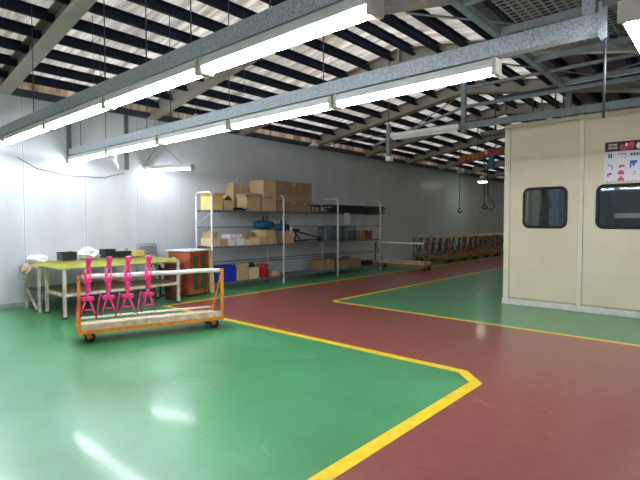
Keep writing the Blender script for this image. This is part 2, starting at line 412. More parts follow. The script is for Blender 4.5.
MB().box((-.045, -.8, 0), (.045, .9, .006)).box((-.045, -.8, .006), (-.04, .9, .1)).box((.04, -.8, .006), (.045, .9, .1)).build('channel', 'galv', light_r)
for yy in (-.6, .7): MB().tube([(0, yy, .004), (0, yy, zroof(-.46)-2.735-.02)], .006, 6).build('hanger_rod', 'wire', light_r)
light_rail(-1.2, -4.8, 2.0, (-4, -2.4, -.8, .8), 'added galvanised channel rail behind the camera carrying unseen fill tube lights')  # added out of view to carry the extra fill lights
for x, lab in ((1.0, 'first'), (-.62, 'second'), (-2.24, 'third'), (-3.86, 'fourth')): place(x, -1.2, 2.70, lab+' twin tube light from the right, added as unseen fill behind the camera')  # added fill lights behind the camera, brightening the booth and floor
for yy, lab in ((5.5, 'unseen fill tube light added next beyond the one at the right edge'), (7.14, 'farthest fill tube light, added out of view beside the booth')): place(-.46, yy, 2.70, lab, PI/2)  # row continued past the frame edge, added to brighten the booth front
place(-1.6, 9.6, 3.0, 'fill tube light added inside the cream booth')  # added lamp, hidden from view, lifting the interior behind the panes
# ------------------------------------------------------------------ hanging steel frames deeper in the hall
t = thing('suspended_gantry', 'grey steel frame hung from the roof with an unlit light under it', 'frame', (0, 7.45, 0))
MB().box((-4.85, -.03, 3.03), (-.6, .03, 3.13)).build('lower_beam', 'greysteel', t)
MB().box((-3.40, -.02, 3.37), (-.6, .02, 3.42)).build('middle_beam', 'greysteel', t)
MB().box((-3.40, -.02, 3.68), (-.6, .02, 3.72)).build('top_beam', 'greysteel', t)
MB().box((-3.44, -.035, 2.98), (-3.37, .035, 3.95)).build('post', 'greysteel', t)
MB().box((-4.90, -.035, 2.72), (-4.83, .035, 3.3)).build('post', 'greysteel', t)
MB().bar((-5.2, 0, 2.95), (-3.45, 0, 3.38), .03, .04, i=0).build('diagonal_brace', 'greysteel', t)
MB().tube([(-4.865, 0, 3.3), (-4.865, 0, zroof(-4.865)-.02)], .008, 6).build('hanger_rod', 'wire', t)
MB().box((-4.9, -.05, 2.63), (-4.8, .05, 2.715)).build('junction_box', 'whitewire', t)
u = thing('tube_light', 'unlit tube light fixed under the hanging steel frame', 'light', (-4.1, 7.37, 3.07))
MB().prism([(-.65, -.04, .04), (-.65, -.05, -.02), (-.65, 0, -.05), (-.65, .04, -.02), (-.65, .04, .04)], (1.3, 0, 0)).build('housing', 'fixture', u)
MB().tube([(-.62, 0, -.065), (.62, 0, -.065)], .014, 8).build('tube', 'fixture', u)
g = thing('hanging_grid', 'large grey steel grid hung under the roof above the booth', 'frame', (0, 0, 3.72))
MB().box((-2.2, 2.6, -.04), (-2.12, 8.75, .04)).build('long_beam', 'greysteel', g)
for y in (4.6, 5.6, 6.85, 8.3): MB().box((-2.11, y-.03, -.035), (-.3, y+.03, .035)).build('cross_beam', 'greysteel', g)
MB().box((-2.2, 8.76, -.45), (-2.12, 8.84, .04)).build('end_post', 'greysteel', g)
for x, y in ((-2.16, 3.4), (-2.16, 6.2), (-1.2, 5.6), (-1.2, 6.85), (-.7, 6.85), (-.7, 8.3), (-1.5, 8.3)):
    MB().tube([(x, y, .03), (x, y, zroof(x)-3.72-.02)], .01, 6).build('hanger_rod', 'wire', g)
m = MB(); m.box((-1.95, 4.7, .045), (-.9, 6.7, .052)); tag(m.build('mesh_panel', 'cage', loc=(0, 0, 3.725)), 'wire mesh panel lying on the steel grid above the middle rail', 'mesh')
tr = thing('cable_tray', 'grey cable tray crossing the hall above the booth roof', 'tray', (0, 10.6, 3.45))
MB().box((-4.4, -.12, 0), (2.5, .12, .01)).box((-4.4, -.125, 0), (2.5, -.115, .09)).box((-4.4, .115, 0), (2.5, .125, .09)).build('channel', 'greysteel', tr)
for x in (-4.1, -3.3, -2.85, -2.7, -2.3, -1.9, -1.75, -1.5, -1.2, -1.05): MB().tube([(x, 0, .01), (x, 0, zroof(x)-3.45-.02)], .014, 6).build('hanger_rod', 'wire', tr)
tr = thing('suspended_gantry', 'grey pipe frame hung behind the cream booth', 'frame', (0, 12.2, 3.3))
for z in (0, .3, .6): MB().box((-3.9, -.03, z), (2.5, .03, z+.05)).build('beam', 'greysteel', tr)
for x in (-3.6, -3.1, -2.6, -2.1, -1.6): MB().box((x-.02, .035, -.05), (x+.02, .07, zroof(x)-3.3-.02)).build('drop_post', 'greysteel', tr)
for y in (9.3, 11.4, 13.6): tag(MB().box((-3.6, y-.04, 0), (2.5, y+.04, .09)).build('roof_strut', 'darksteel', loc=(0, 0, 3.86)), {9.3: 'dark steel strut under the roof just behind the booth front', 11.4: 'dark steel strut under the roof above the middle of the booth', 13.6: 'dark steel strut under the roof past the booth'}[y], 'strut')
# roof bracing that shows as crossing lines over the right-hand bays
for k, (a, b) in enumerate((((-3.2, 5.3), (-.4, 7.5)), ((-.4, 5.3), (-3.2, 7.5)), ((-3.2, 7.7), (-.4, 10.2)), ((-.4, 7.7), (-3.2, 10.2)), ((-8.9, 15.6), (-5, 18)), ((-8.9, 18), (-5, 15.6)), ((-8.9, 10.4), (-5, 12.8)), ((-8.9, 12.8), (-5, 10.4)))):
    struct(MB().tube([(a[0], a[1], zroof(a[0])-.3), (b[0], b[1], zroof(b[0])-.3)], .014, 6), 'roof_brace', 'greysteel')
# orange machinery parts hung at the far end
t = thing('overhead_hoist', 'rusty orange hoist arm hung under the far roof', 'hoist', (-5.55, 12.6, 3.27))
MB().bar((-.25, 0, -.03), (.45, 0, .08), .12, .14).lathe([(.1, -.08), (.12, 0), (.1, .08)], (-.2, 0, -.03), 'Y', 14).build('arm', 'rust', t)
MB().box((.5, -.08, .0), (.95, .08, .17)).build('motor_cover', 'rustred', t)
MB().box((.42, -.06, .04), (.5, .06, .14)).box((.95, -.05, .04), (1.15, .05, .14)).build('joint', 'fixture', t)
MB().tube([(.2, 0, .1), (.2, 0, 1.1)], .012, 6).tube([(.7, 0, .17), (.7, 0, 1.0)], .012, 6).build('hanger_rod', 'wire', t)
MB().box((.55, -.1, -.35), (.68, .0, .0)).build('control_box', 'teal', t)
# bell lamps, unlit
def bell(x, y, z, lab):
    t = thing('bell_lamp', lab, 'lamp', (x, y, z), group=None)
    MB().lathe([(.03, .16), (.05, .15), (.055, .08), (.14, .0), (.145, -.015), (.13, -.015)], n=18).build('shade', 'bell', t)
    MB().tube([(0, 0, .16), (0, 0, zroof(x)-z-.02)], .008, 6).build('stem', 'wire', t)
bell(-8.45, 5.7, 3.58, 'unlit bell lamp under the roof above the short wall light')
bell(-8.45, 9.35, 3.52, 'unlit bell lamp under the roof above the big carton')
bell(-7.6, 16.4, 3.3, 'unlit bell lamp hanging near the orange hoist arm')
# lit floodlight far away
t = thing('floodlight', 'small lit floodlight hanging at the far end of the wall', 'lamp', (-8.2, 19.9, 3.22))
MB().lathe([(.10, .26), (.14, .2), (.22, .02)], n=6).build('housing', 'bell', t)
MB().lathe([(.02, -.04), (.17, -.03), (.215, .018), (.1, .019)], n=6).build('lens', 'lamp', t)
MB().tube([(0, 0, .26), (0, 0, zroof(-8.2)-3.22-.02)], .01, 6).build('stem', 'wire', t)
# hoses with hooks
for x, y, z0, lab in ((-6.5, 14, 1.8, 'black air hose with hook hanging before the far wall'), (-5.72, 14, 1.9, 'pair of black cables looped together hanging beside the booth corner')):
    t = thing('hanging_hose', lab, 'hose', (x, y, z0))
    MB().tube([(0, 0, .1), (0, 0, zroof(x)-z0-.3)], .012, 6).build('hose', 'black', t)
    MB().tube([(0, 0, .12), (-.04, 0, .05), (-.03, 0, 0), (.05, 0, 0), (.1, 0, .04)], .022, 7).build('hook', 'black', t)
    if x > -6: MB().tube([(.0, 0, .15), (.1, 0, .02), (.25, 0, -.05), (.32, 0, .05), (.28, 0, .2), (.12, 0, .35), (.1, 0, 1.3)], .014, 6).build('loop', 'black', t)
# thin cable drooping along the wall and the white hook under the rail
tag(MB().tube([(XL+.03, 2.7, 2.62), (XL+.03, 3.0, 2.45), (XL+.03, 3.6, 2.36), (XL+.03, 4.2, 2.38), (XL+.03, 4.6, 2.5)], .006, 6).build('wall_cable', 'wire'), 'thin grey cable drooping on the panel wall under the lights', 'cable')
tag(MB().tube([(-7.72, 3.64, 2.69), (-7.73, 3.66, 2.56), (-7.75, 3.66, 2.5), (-7.69, 3.66, 2.45), (-7.66, 3.66, 2.38)], .016, 7).tube([(-7.75, 3.66, 2.5), (-7.82, 3.66, 2.54)], .014, 6).build('cable_hook', 'whitewire'), 'white cable hook dangling under the middle light rail', 'hook')
# drop wires between purlins and rails
for k, (x, y, z0, z1) in enumerate(((-8.9, 2.9, 2.0, 3.6), (-7.0, 3.1, 3.1, 3.95), (-6.3, 2.7, 3.2, 4.1), (-7.6, 4.3, 3.1, 3.8), (-5.2, 4.3, 3.3, 4.3))):
    if k: tag(MB().tube([(x, y, z0), (x, y, zroof(x)-.16)], .004, 5).build('drop_wire', 'wire'), 'thin bare wire hanging down from a roof purlin', 'wire', 'bare wires hanging from the purlins')

# ------------------------------------------------------------------ cream booth
BX0, BX1, BY, BZ = -3.19, 1.6, 8.72, 3.26
b = thing('booth', 'large cream panel booth with rounded black framed windows', 'booth', (0, 0, 0))
def rrect(x0, x1, z0, z1, r, n=6):
    pts = []
    for cx, cz, a0 in ((x1-r, z1-r, 0), (x0+r, z1-r, 90), (x0+r, z0+r, 180), (x1-r, z0+r, 270)):
        for k in range(n+1):
            a = math.radians(a0+90*k/n); pts.append((cx+r*math.cos(a), cz+r*math.sin(a)))
    return pts
def holed_panel(x0, x1, z0, z1, hole, y0, y1):
    """flat panel with a rounded window opening"""
    bm = bmesh.new(); n = len(hole)
    def outer(p):
        cx, cz = (min(q[0] for q in hole)+max(q[0] for q in hole))/2, (min(q[1] for q in hole)+max(q[1] for q in hole))/2
        dx, dz = p[0]-cx, p[1]-cz; s = 1e9
        if dx > 1e-6: s = min(s, (x1-cx)/dx)
        if dx < -1e-6: s = min(s, (x0-cx)/dx)
        if dz > 1e-6: s = min(s, (z1-cz)/dz)
        if dz < -1e-6: s = min(s, (z0-cz)/dz)
        return (cx+dx*s, cz+dz*s)
    outs = [outer(p) for p in hole]
    # move the ray hit nearest each corner onto it
    for c in ((x0, z0), (x0, z1), (x1, z0), (x1, z1)):
        k = min(range(n), key=lambda j: (outs[j][0]-c[0])**2+(outs[j][1]-c[1])**2); outs[k] = c
    R = []
    for y in (y0, y1): R.append(([bm.verts.new((p[0], y, p[1])) for p in hole], [bm.verts.new((p[0], y, p[1])) for p in outs]))
    for k in range(n):
        j = (k+1) % n
        for I, O in R: bm.faces.new([I[k], I[j], O[j], O[k]])
        bm.faces.new([R[0][0][k], R[0][0][j], R[1][0][j], R[1][0][k]]); bm.faces.new([R[0][1][k], R[0][1][j], R[1][1][j], R[1][1][k]])
    m = MB(); m.bm.free(); m.bm = bm; return m
posts = [-3.19, -1.965, -.03, 1.52]
wins = [(-2.84, -2.155), (-1.69, -.42), (.28, 1.2)]
for k in range(3):
    x0, x1 = posts[k]+(.105 if k == 0 else .075), posts[k+1]-.003
    hole = rrect(wins[k][0], wins[k][1], 1.41, 2.085, .095)
    holed_panel(x0, x1, .125, 3.19, hole, BY+.02, BY+.07).build('wall_panel', 'cream', b)
    gk = MB(); ring = [(p[0], BY+.02, p[1]) for p in hole]; gk.tube(ring, .024, 8, closed=True)
    go = gk.build('window_gasket', 'gasket', b)
    MB().prism([(p[0], BY+.04, p[1]) for p in rrect(wins[k][0]+.005, wins[k][1]-.005, 1.415, 2.08, .092)], (0, .006, 0)).build('window_pane', 'glass', go)
for x in posts: MB().box((x, BY, .10), (x+(.10 if x < -3 else .07), BY+.075, 3.19), bev=.006).build('post', 'creamtrim', b)
MB().box((BX0, BY, 3.195), (BX1, BY+.085, BZ), bev=.006).build('top_rail', 'creamtrim', b)
MB().box((BX0-.01, BY-.02, .001), (BX1, BY+.09, .11), bev=.008).build('base_channel', 'skirt', b)
MB().box((BX0, BY+.09, .001), (BX0+.06, 13.2, BZ)).build('side_wall', 'cream', b)
MB().box((BX0+.06, 13.14, .001), (BX1, 13.2, BZ)).build('back_wall', 'inner', b)
MB().box((BX1-.06, BY+.09, .001), (BX1, 13.14, BZ)).build('side_wall', 'inner', b)
# what shows through the panes
MB().box((-3.03, 9.9, .001), (-2.94, 10.0, 3.1)).build('inner_post', 'innerpale', b)
MB().box((-2.88, 10.4, .001), (-2.70, 10.9, 2.4)).build('inner_cabinet', 'inner', b)
MB().box((-1.75, 10.5, .001), (.9, 10.52, 2.7)).build('mesh_screen', 'grille', b)
MB().box((-1.72, 10.3, 1.57), (.9, 10.36, 1.66)).build('inner_rail', 'innerpale', b)
MB().tube([(-2.92, 9.9, 2.5), (-2.75, 9.88, 2.0), (-2.70, 9.88, 1.8), (-2.92, 9.88, 1.66)], .01, 6).build('inner_cable', 'black', b)
# poster over the second window, slightly crooked
ps = thing('poster', 'maroon and white printed poster above the wider booth window', 'poster', (-1.605, BY+.016, 2.125), 0)
ps.rotation_euler = (0, math.radians(.6), 0); ps.scale = (.69, 1, .98)
W, Hh = .75, .66
MB().box((0, -.001, 0), (W, .001, Hh)).build('sheet', 'poster', ps)
MB().box((0, -.003, Hh-.155), (W, -.0012, Hh)).build('header', 'maroon', ps)
m = MB()          # two lines of small white characters, too small to read
for row, (n, w, z) in enumerate(((6, .175, .595), (6, .19, .545))):
    for k in range(n):
        x = .07+k*w/n; s = w/n*.8
        rr = random.Random(row*10+k)
        m.box((x, -.0045, z), (x+s, -.0032, z+.006)); m.box((x, -.0045, z+.026), (x+s, -.0032, z+.031))
        m.box((x+s*.4, -.0045, z), (x+s*.6, -.0032, z+.031)); m.box((x+s*rr.choice((0, .75)), -.0045, z+.006), (x+s*rr.choice((.25, 1)), -.0032, z+.026)); m.box((x, -.0045, z+.014), (x+s, -.0032, z+.018))
m.build('lettering', 'pwhite', ps)
m = MB()
for cx, cz, r in ((.34, .56, .05), (.39, .54, .04), (.52, .58, .06), (.47, .55, .04)):
    m.lathe([(r, 0), (r, .0015)], (cx, -.0047, cz), 'Y', 12)
m.build('flower_print', 'ppink', ps)
MB().lathe([(.03, 0), (.03, .0015)], (.425, -.0065, .60), 'Y', 10).lathe([(.05, 0), (.05, .0015)], (.66, -.0065, .57), 'Y', 10).build('white_print', 'pwhite', ps)
pic = {'pgrey': [], 'ppink': [], 'pblue': []}
def R(mat, x0, z0, x1, z1): pic[mat].append((x0, z0, x1, z1))
for dx in (0, .045): R('pgrey', .07+dx, .40, .105+dx, .47)
R('pgrey', .27, .455, .42, .465); R('pgrey', .27, .44, .285, .455); R('ppink', .34, .39, .35, .44); R('ppink', .38, .40, .43, .41); R('pgrey', .41, .43, .425, .455)
for dx in (0, .055, .11, .165): R('pgrey', .51+dx, .42, .545+dx, .465)
R('pgrey', .07, .28, .08, .32); R('pgrey', .07, .275, .16, .285); R('pgrey', .15, .21, .165, .275)
R('pgrey', .29, .24, .33, .265); R('ppink', .31, .25, .40, .285)
R('pblue', .50, .30, .64, .345); R('pblue', .50, .23, .53, .30); R('pblue', .55, .26, .60, .30)
R('ppink', .06, .10, .10, .15); R('pgrey', .10, .13, .15, .16)
R('ppink', .27, .13, .40, .17); R('ppink', .29, .17, .38, .195); R('ppink', .27, .03, .40, .07); R('ppink', .31, .07, .36, .10)
R('ppink', .55, .12, .60, .13); R('ppink', .60, .14, .63, .15); R('ppink', .57, .16, .61, .17)
for k in range(9): R('ppink', .04+k*.08, .008, .095+k*.08, .022)
for mt, rs in pic.items():
    cells = {}
    for q in rs: cells.setdefault((int((q[0]+q[2])/2/.25), int((q[1]+q[3])/2/.19)), []).append(q)
    for key, qs in cells.items():
        m = MB()
        for x0, z0, x1, z1 in qs: m.box((x0, -.003, z0), (x1, -.0012, z1))
        m.build('product_picture', mt, ps)

# ------------------------------------------------------------------ cartons and other small goods
def carton(y0, y1, z0, h, xf, d, lab, mat='card', state='closed', group=None, ink=False, rz=0):
    """cardboard box whose front faces +X at xf; y0..y1 along the shelf"""
    w = y1-y0; t = thing('carton', lab, 'box', (xf-d/2, (y0+y1)/2, z0+.002), rz, group)
    m = MB(); e = .006
    if state == 'closed':
        m.box((-d/2, -w/2, 0), (d/2, w/2, h), bev=.004)
        m.build('body', mat, t)
        MB().box((-d/2-.001, -.025, h*.75), (-d/2+.0, .025, h)).box((-d/2, -.025, h+.0005), (d/2, .025, h+.0015)).box((d/2+.0005, -.025, h*.78), (d/2+.0015, .025, h+.001)).build('tape', 'tape', t)
    else:
        m.box((-d/2, -w/2, 0), (d/2, w/2, e)).box((-d/2, -w/2, e), (-d/2+e, w/2, h)).box((d/2-e, -w/2, e), (d/2, w/2, h)).box((-d/2+e, -w/2, e), (d/2-e, -w/2+e, h)).box((-d/2+e, w/2-e, e), (d/2-e, w/2, h))
        m.build('body', mat, t)
        f = min(w, d)*.45
        if state == 'gable':
            MB().bar((0, -w/2, h), (0, -.01, h+f), d*.96, .005, up=(0, 1, 0)).build('flap', mat, t)
            MB().bar((0, w/2, h), (0, .01, h+f), d*.96, .005, up=(0, 1, 0)).build('flap', mat, t)
        else:
            MB().bar((d/2+.001, 0, h-.002), (d/2+f*.55, 0, h+f*.5), w*.96, .005).build('flap', mat, t)
            MB().bar((-d/2-.001, 0, h-.002), (-d/2-f*.3, 0, h+f*.7), w*.96, .005).build('flap', mat, t)
            MB().bar((0, -w/2-.001, h-.002), (0, -w/2-f*.5, h+f*.45), d*.96, .005).build('flap', mat, t)
    if ink:
        k = MB(); rr = random.Random(int(y0*100))
        for j in range(9):
            yy = -w*.36+j*w*.07; k.box((d/2+.0006, yy, h*.42), (d/2+.0012, yy+w*.045, h*.46))
            if j % 2: k.box((d/2+.0006, yy, h*.42), (d/2+.0012, yy+w*.015, h*.5))
        k.build('printed_marks', 'ink', t)
    return t
def crumple(name, lab, cat, loc, size, mat, seed=0, group=None):
    bm = bmesh.new(); bmesh.ops.create_icosphere(bm, subdivisions=3, radius=1)
    off = Vector((seed*3.1, seed*1.7, seed))
    for v in bm.verts:
        n = noise.noise(v.co*1.6+off)*.35+noise.noise(v.co*4.5+off)*.16
        v.co *= 1+n
        v.co = Vector((v.co.x*size[0]/2, v.co.y*size[1]/2, max(v.co.z, -.75)*size[2]/2))
    zm = min(v.co.z for v in bm.verts)
    for v in bm.verts: v.co.z -= zm
    m = MB(); m.bm.free(); m.bm = bm
    return tag(m.build(name, mat, loc=loc), lab, cat, group)
def bin_box(name, lab, cat, loc, w, d, h, mat, rz=0, t_=.008, taper=.0):
    """open-topped plastic bin, x = d, y = w"""
    t = thing(name, lab, cat, loc, rz)
    m = MB(); m.box((-d/2, -w/2, 0), (d/2, w/2, t_)).box((-d/2, -w/2, t_), (-d/2+t_, w/2, h)).box((d/2-t_, -w/2, t_), (d/2, w/2, h)).box((-d/2+t_, -w/2, t_), (d/2-t_, -w/2+t_, h)).box((-d/2+t_, w/2-t_, t_), (d/2-t_, w/2, h))
    m.build('body', mat, t)
    r = MB(); r.tube([(-d/2, -w/2, h), (d/2, -w/2, h), (d/2, w/2, h), (-d/2, w/2, h)], .011, 6, closed=True); r.build('rim', mat, t)
    return t

# ------------------------------------------------------------------ storage rack
FX, BXk = -8.38, -8.95
rk = thing('storage_rack', 'long white tube storage rack loaded with cartons by the wall', 'rack', (0, 0, 0))
FY = [6.02, 8.15, 10.27, 12.38]
LV = [.17, .965, 1.76]
for y in FY:
    for x in (FX, BXk):
        MB().tube([(x, y, .001), (x, y, 2.06)], .022, 10).lathe([(.035, .001), (.035, .02)], (x, y, 0)).build('post', 'rackwhite', rk)
    MB().tube([(FX, y, 2.06), (FX-.02, y, 2.12), (FX-.07, y, 2.145), (BXk+.07, y, 2.145), (BXk+.02, y, 2.12), (BXk, y, 2.06)], .018, 8).build('end_loop', 'rackwhite', rk)
    for z in (.565, 1.37, 1.73): MB().tube([(FX, y, z), (BXk, y, z)], .012, 6).build('end_rail', 'rackgrey', rk)
MB().tube([(FX, 6.02, 1.70), (BXk, 6.02, 1.45)], .008, 6).build('diagonal_rod', 'rackwhite', rk)
for k in range(3):
    y0, y1 = FY[k]+.024, FY[k+1]-.024
    for z in LV:
        MB().box((BXk-.02, y0, z-.002), (FX+.02, y1, z)).box((FX+.015, y0, z-.035), (FX+.02, y1, z-.002)).box((BXk-.02, y0, z-.035), (BXk-.015, y1, z-.002)).build('shelf', 'rackgrey', rk)
    for z in (.575, 1.38):
        for x in ((FX, BXk) if (z < 1 or k == 2) else (BXk,)): MB().tube([(x, y0, z), (x, y1, z)], .013, 6).build('rail', 'rackgrey', rk)
S1, S2, S3 = LV
# top shelf
carton(6.06, 6.34, S3, .30, -8.42, .42, 'open yellow carton at the near end of the top shelf', 'yellowcard', 'open')
carton(6.37, 6.62, S3, .22, -8.42, .40, 'brown carton with raised peaked flaps on the top shelf', 'card', 'gable')
for k, (y, z) in enumerate(((6.85, 0), (6.95, .022), (6.8, .044))):
    tag(MB().box((-.14, -.13, 0), (.14, .13, .02), bev=.004).build('flat_panel', 'black', loc=(-8.58, y, S3+.002+z)), ('thin black panel lowest in the short pile on the top shelf', 'thin black panel in the middle of the short pile on the top shelf', 'thin black panel uppermost in the short pile on the top shelf')[k], 'panel', 'black panels on the top shelf')
carton(7.04, 7.44, S3, .31, -8.44, .36, 'wide brown carton with torn flaps left of the tall carton', 'card', 'open')
carton(7.05, 7.48, S3, .66, -8.95, .28, 'tall pale carton standing behind the torn carton', 'card', ink=False)
crumple('plastic_bag', 'crumpled purple plastic film spilling from the torn carton', 'bag', (-8.58, 7.3, S3+.32), (.2, .3, .12), 'purple', 3)
carton(7.51, 7.92, S3, .74, -8.40, .50, 'tallest brown carton with faded red print on the top shelf', 'card', ink=True)
big = carton(7.95, 9.28, 2.005, .51, -8.47, .44, 'biggest long brown carton resting across smaller cartons', 'card3', ink=True)
MB().box((.2205, -.33, .40), (.2212, -.25, .43)).build('hand_hole', 'black', big)
MB().box((.2205, .05, .40), (.2212, .12, .43)).build('hand_hole', 'black', big)
for k, (a, c, lab) in enumerate(((7.97, 8.38, 'brown carton under the near end of the biggest carton'), (8.42, 8.74, 'brown carton under the middle of the biggest carton'), (8.78, 9.22, 'brown carton under the far end of the biggest carton'))):
    carton(a, c, S3, .236, -8.44, .46, lab, 'card3')
def wire_crate(y0, y1, z0, h, xf, d, lab, mat, n=6, rr=.006):
    w = y1-y0; t = thing('wire_crate', lab, 'crate', (xf-d/2, (y0+y1)/2, z0+.002))
    m = MB()
    for z in (.01, h): m.tube([(-d/2, -w/2, z), (d/2, -w/2, z), (d/2, w/2, z), (-d/2, w/2, z)], rr*1.5, 6, closed=True)
    m.build('frame', mat, t); m = MB()
    for k in range(n+1):
        y = -w/2+w*k/n
        for x in (-d/2, d/2): m.tube([(x, y, .01), (x, y, h)], rr, 5)
        m.tube([(-d/2, y, .01), (d/2, y, .01)], rr, 5)
    m.build('wires', mat, t); return t
wire_crate(9.30, 9.62, S3, .2, -8.5, .36, 'small black frame crate beside the biggest carton', 'black', 2, .010)
wire_crate(9.66, 9.98, S3, .17, -8.5, .36, 'smaller black frame crate beside the dark strips', 'black', 2, .010)
rs = random.Random(5); k = 0
first = None
for r_ in range(5):
    for c_ in range(5 - (r_ == 3)):
        L = rs.uniform(2.2, 2.7); y0 = 10.0+rs.uniform(0, .3); x = -8.50-c_*.075+rs.uniform(-.01, .01); z = S3+.025+r_*.046
        s0 = (x, y0+L/2+.1, z)
        if first is None:
            first = tag(MB().tube([(0, -1.22, 0), (0, -.4, .0), (0, .5, .0), (0, 1.22, -.0)], .0215, 7).build('rubber_strip', 'black'), 'long black rubber strip in the dark bundle on the top shelf', 'strip', 'black strips bundled on the top shelf')
            o = first
        else: o = first.copy(); C.objects.link(o)
        o.location = s0; o.rotation_euler = (0, 0, rs.uniform(-.006, .006))
m = MB(); ny, nz = 6, 8; V = [[m.bm.verts.new((.012*math.sin(j*1.9)+.004, -.14+.28*j/ny, -.30*i/nz)) for j in range(ny+1)] for i in range(nz+1)]
for i in range(nz):
    for j in range(ny): m.bm.faces.new([V[i][j], V[i][j+1], V[i+1][j+1], V[i+1][j]]).smooth = True
bmesh.ops.solidify(m.bm, geom=m.bm.faces[:], thickness=.006)
tag(m.build('cloth', 'cloth', loc=(-8.325, 10.62, 1.755)), 'white cloth hanging from the top shelf edge', 'cloth')
# middle shelf
for a in ((6.05, 6.27, S2, .19, -8.42, .42, 'pale carton nearest the end of the middle shelf', 'card2'), (6.08, 6.26, S2+.195, .13, -8.5, .3, 'small brown carton on the end carton of the middle shelf', 'card'),
          (6.29, 6.46, S2, .17, -8.42, .4, 'small brown carton right of the end carton on the middle shelf', 'card'),
          (6.50, 6.68, S2, .18, -8.42, .34, 'white carton beside the brown ones on the middle shelf', 'whitecard'), (6.72, 6.95, S2, .18, -8.42, .34, 'second white carton on the middle shelf, beside the pile', 'whitecard'),
          (6.56, 6.90, S2+.185, .07, -8.46, .3, 'flat white carton lying across the two white cartons', 'whitecard'),
          (6.98, 7.14, S2, .14, -8.42, .35, 'low pale carton at the start of the middle shelf pile', 'card2'), (7.16, 7.38, S2, .17, -8.41, .35, 'pale front carton in the lower row of the pile', 'card2'),
          (7.40, 7.66, S2, .18, -8.41, .35, 'middle brown carton in the lower row of the pile', 'card'), (7.68, 7.96, S2, .17, -8.42, .35, 'brown carton at the far end of the lower row', 'card'),
          (7.06, 7.30, S2+.175, .12, -8.5, .28, 'small brown carton in the upper row, nearest the white cartons', 'card3'), (7.42, 7.64, S2+.185, .16, -8.44, .3, 'pale carton in the middle of the upper row', 'card2'),
          (7.67, 7.94, S2+.175, .15, -8.46, .3, 'brown carton at the far end of the upper row', 'card'), (8.28, 8.56, S2, .30, -8.42, .35, 'upright brown carton between the post and the black frame', 'card')):
    carton(*a[:7], mat=a[7])
# teal machine parts standing on the back of the shelf
def motor(loc, lab, s=1, arm=True):
    t = thing('machine_part', lab, 'machine part', loc)
    MB().lathe([(.02, -.2*s), (.075*s, -.19*s), (.085*s, -.05*s), (.085*s, .1*s), (.06*s, .13*s), (.06*s, .2*s), (.02, .21*s)], (0, 0, .09*s), 'Y', 16).build('casing', 'teal', t)
    MB().box((-.06*s, -.1*s, 0), (.06*s, .1*s, .03)).build('foot', 'darksteel', t)
    MB().tube([(0, -.02, .16*s), (0, -.03, .26*s)], .018, 8).build('lever', 'darksteel', t)
    MB().tube([(0, .1, .14*s), (0, .12, .25*s)], .018, 8).build('lever', 'darksteel', t)
    return t
ped = [(-8.74, 7.62, 7.98), (-8.76, 8.3, 8.6)]
carton(7.5, 8.02, S2, .30, -8.80, .16, 'narrow brown carton behind the pile under the teal part', 'card3')
motor((-8.72, 7.80, S2+.345), 'teal machine barrel resting on the carton pile', 1.35)
motor((-8.66, 8.36, S2+.31), 'teal machine barrel on the upright carton past the post', 1.1)
tag(MB().lathe([(.03, 0), (.035, .02), (.035, .09), (.015, .11), (.015, .13)], n=14).build('bottle', 'whitewire', loc=(-8.50, 8.52, S2+.304)), 'small white bottle standing on the teal barrel', 'bottle')
bk = thing('scooter_chassis', 'black triangular scooter frame on the middle shelf', 'frame', (-8.55, 9.15, S2+.025))
MB().tube([(0, -.5, .3), (0, .5, .08)], .022, 8).tube([(0, -.45, .02), (0, .52, .04)], .022, 8).tube([(0, -.5, .3), (0, -.2, .02)], .018, 8).tube([(0, -.45, .02), (0, -.38, .27)], .02, 8).build('frame_tubes', 'black', bk)
MB().box((-.05, -.62, .28), (.05, -.3, .34), bev=.01).box((-.04, .5, -.015), (.04, .58, .12), bev=.008).build('bracket', 'black', bk)
MB().tube([(.0, -.42, .36), (.0, -.2, .36), (.0, .1, .30), (0, .3, .22), (0, .46, .12)], .010, 6).build('cable', 'steel', bk)
for a in ((9.98, 10.24, .40), (10.34, 10.76, .42), (10.8, 11.2, .38)):
    wire_crate(a[0], a[1], S2, a[2], -8.44, .42, {.40: 'blue grey wire crate beside the third rack post', .42: 'tallest blue grey wire crate below the hanging cloth', .38: 'blue grey wire crate next to the brown carton'}[a[2]], 'meshblue', 8, .008)
carton(11.24, 11.62, S2, .27, -8.42, .4, 'olive brown carton beside the wire crates', 'card3'); carton(11.64, 12.0, S2, .27, -8.42, .4, 'reddish brown carton at the far end of the middle shelf', 'brown')
# bottom shelf
bb = bin_box('storage_bin', 'blue plastic bin on the bottom shelf', 'bin', (-8.62, 6.44, S1+.002), .46, .42, .36, 'blue')
MB().box((-.195, -.215, .05), (.195, .215, .3)).build('contents', 'blue', bb)
carton(6.72, 7.06, S1, .30, -8.43, .42, 'brown carton between the blue bin and the black bag', 'card')
tag(MB().box((-.17, -.2, 0), (.17, .2, .03), bev=.006).box((-.17, -.2, .03), (.17, -.19, .06)).box((-.17, .19, .03), (.17, .2, .06)).build('tray', 'plank', loc=(-8.65, 6.92, S1+.305)), 'shallow pale tray on the carton beside the blue bin', 'tray')
carton(7.09, 7.38, S1, .27, -8.42, .42, 'pale carton under the black bag on the bottom shelf', 'card2')
crumple('bag', 'small black bag on a carton beside the red bucket', 'bag', (-8.56, 7.24, S1+.275), (.2, .2, .12), 'black', 9)
bu = thing('bucket', 'bright red plastic bucket on the bottom shelf', 'bucket', (-8.56, 7.6, S1+.002))
m = MB(); m.lathe([(.115, 0), (.12, .004), (.15, .30), (.16, .305), (.16, .32), (.145, .32), (.14, .29), (.112, .012), (.02, .012)], n=24); m.build('body', 'red', bu)
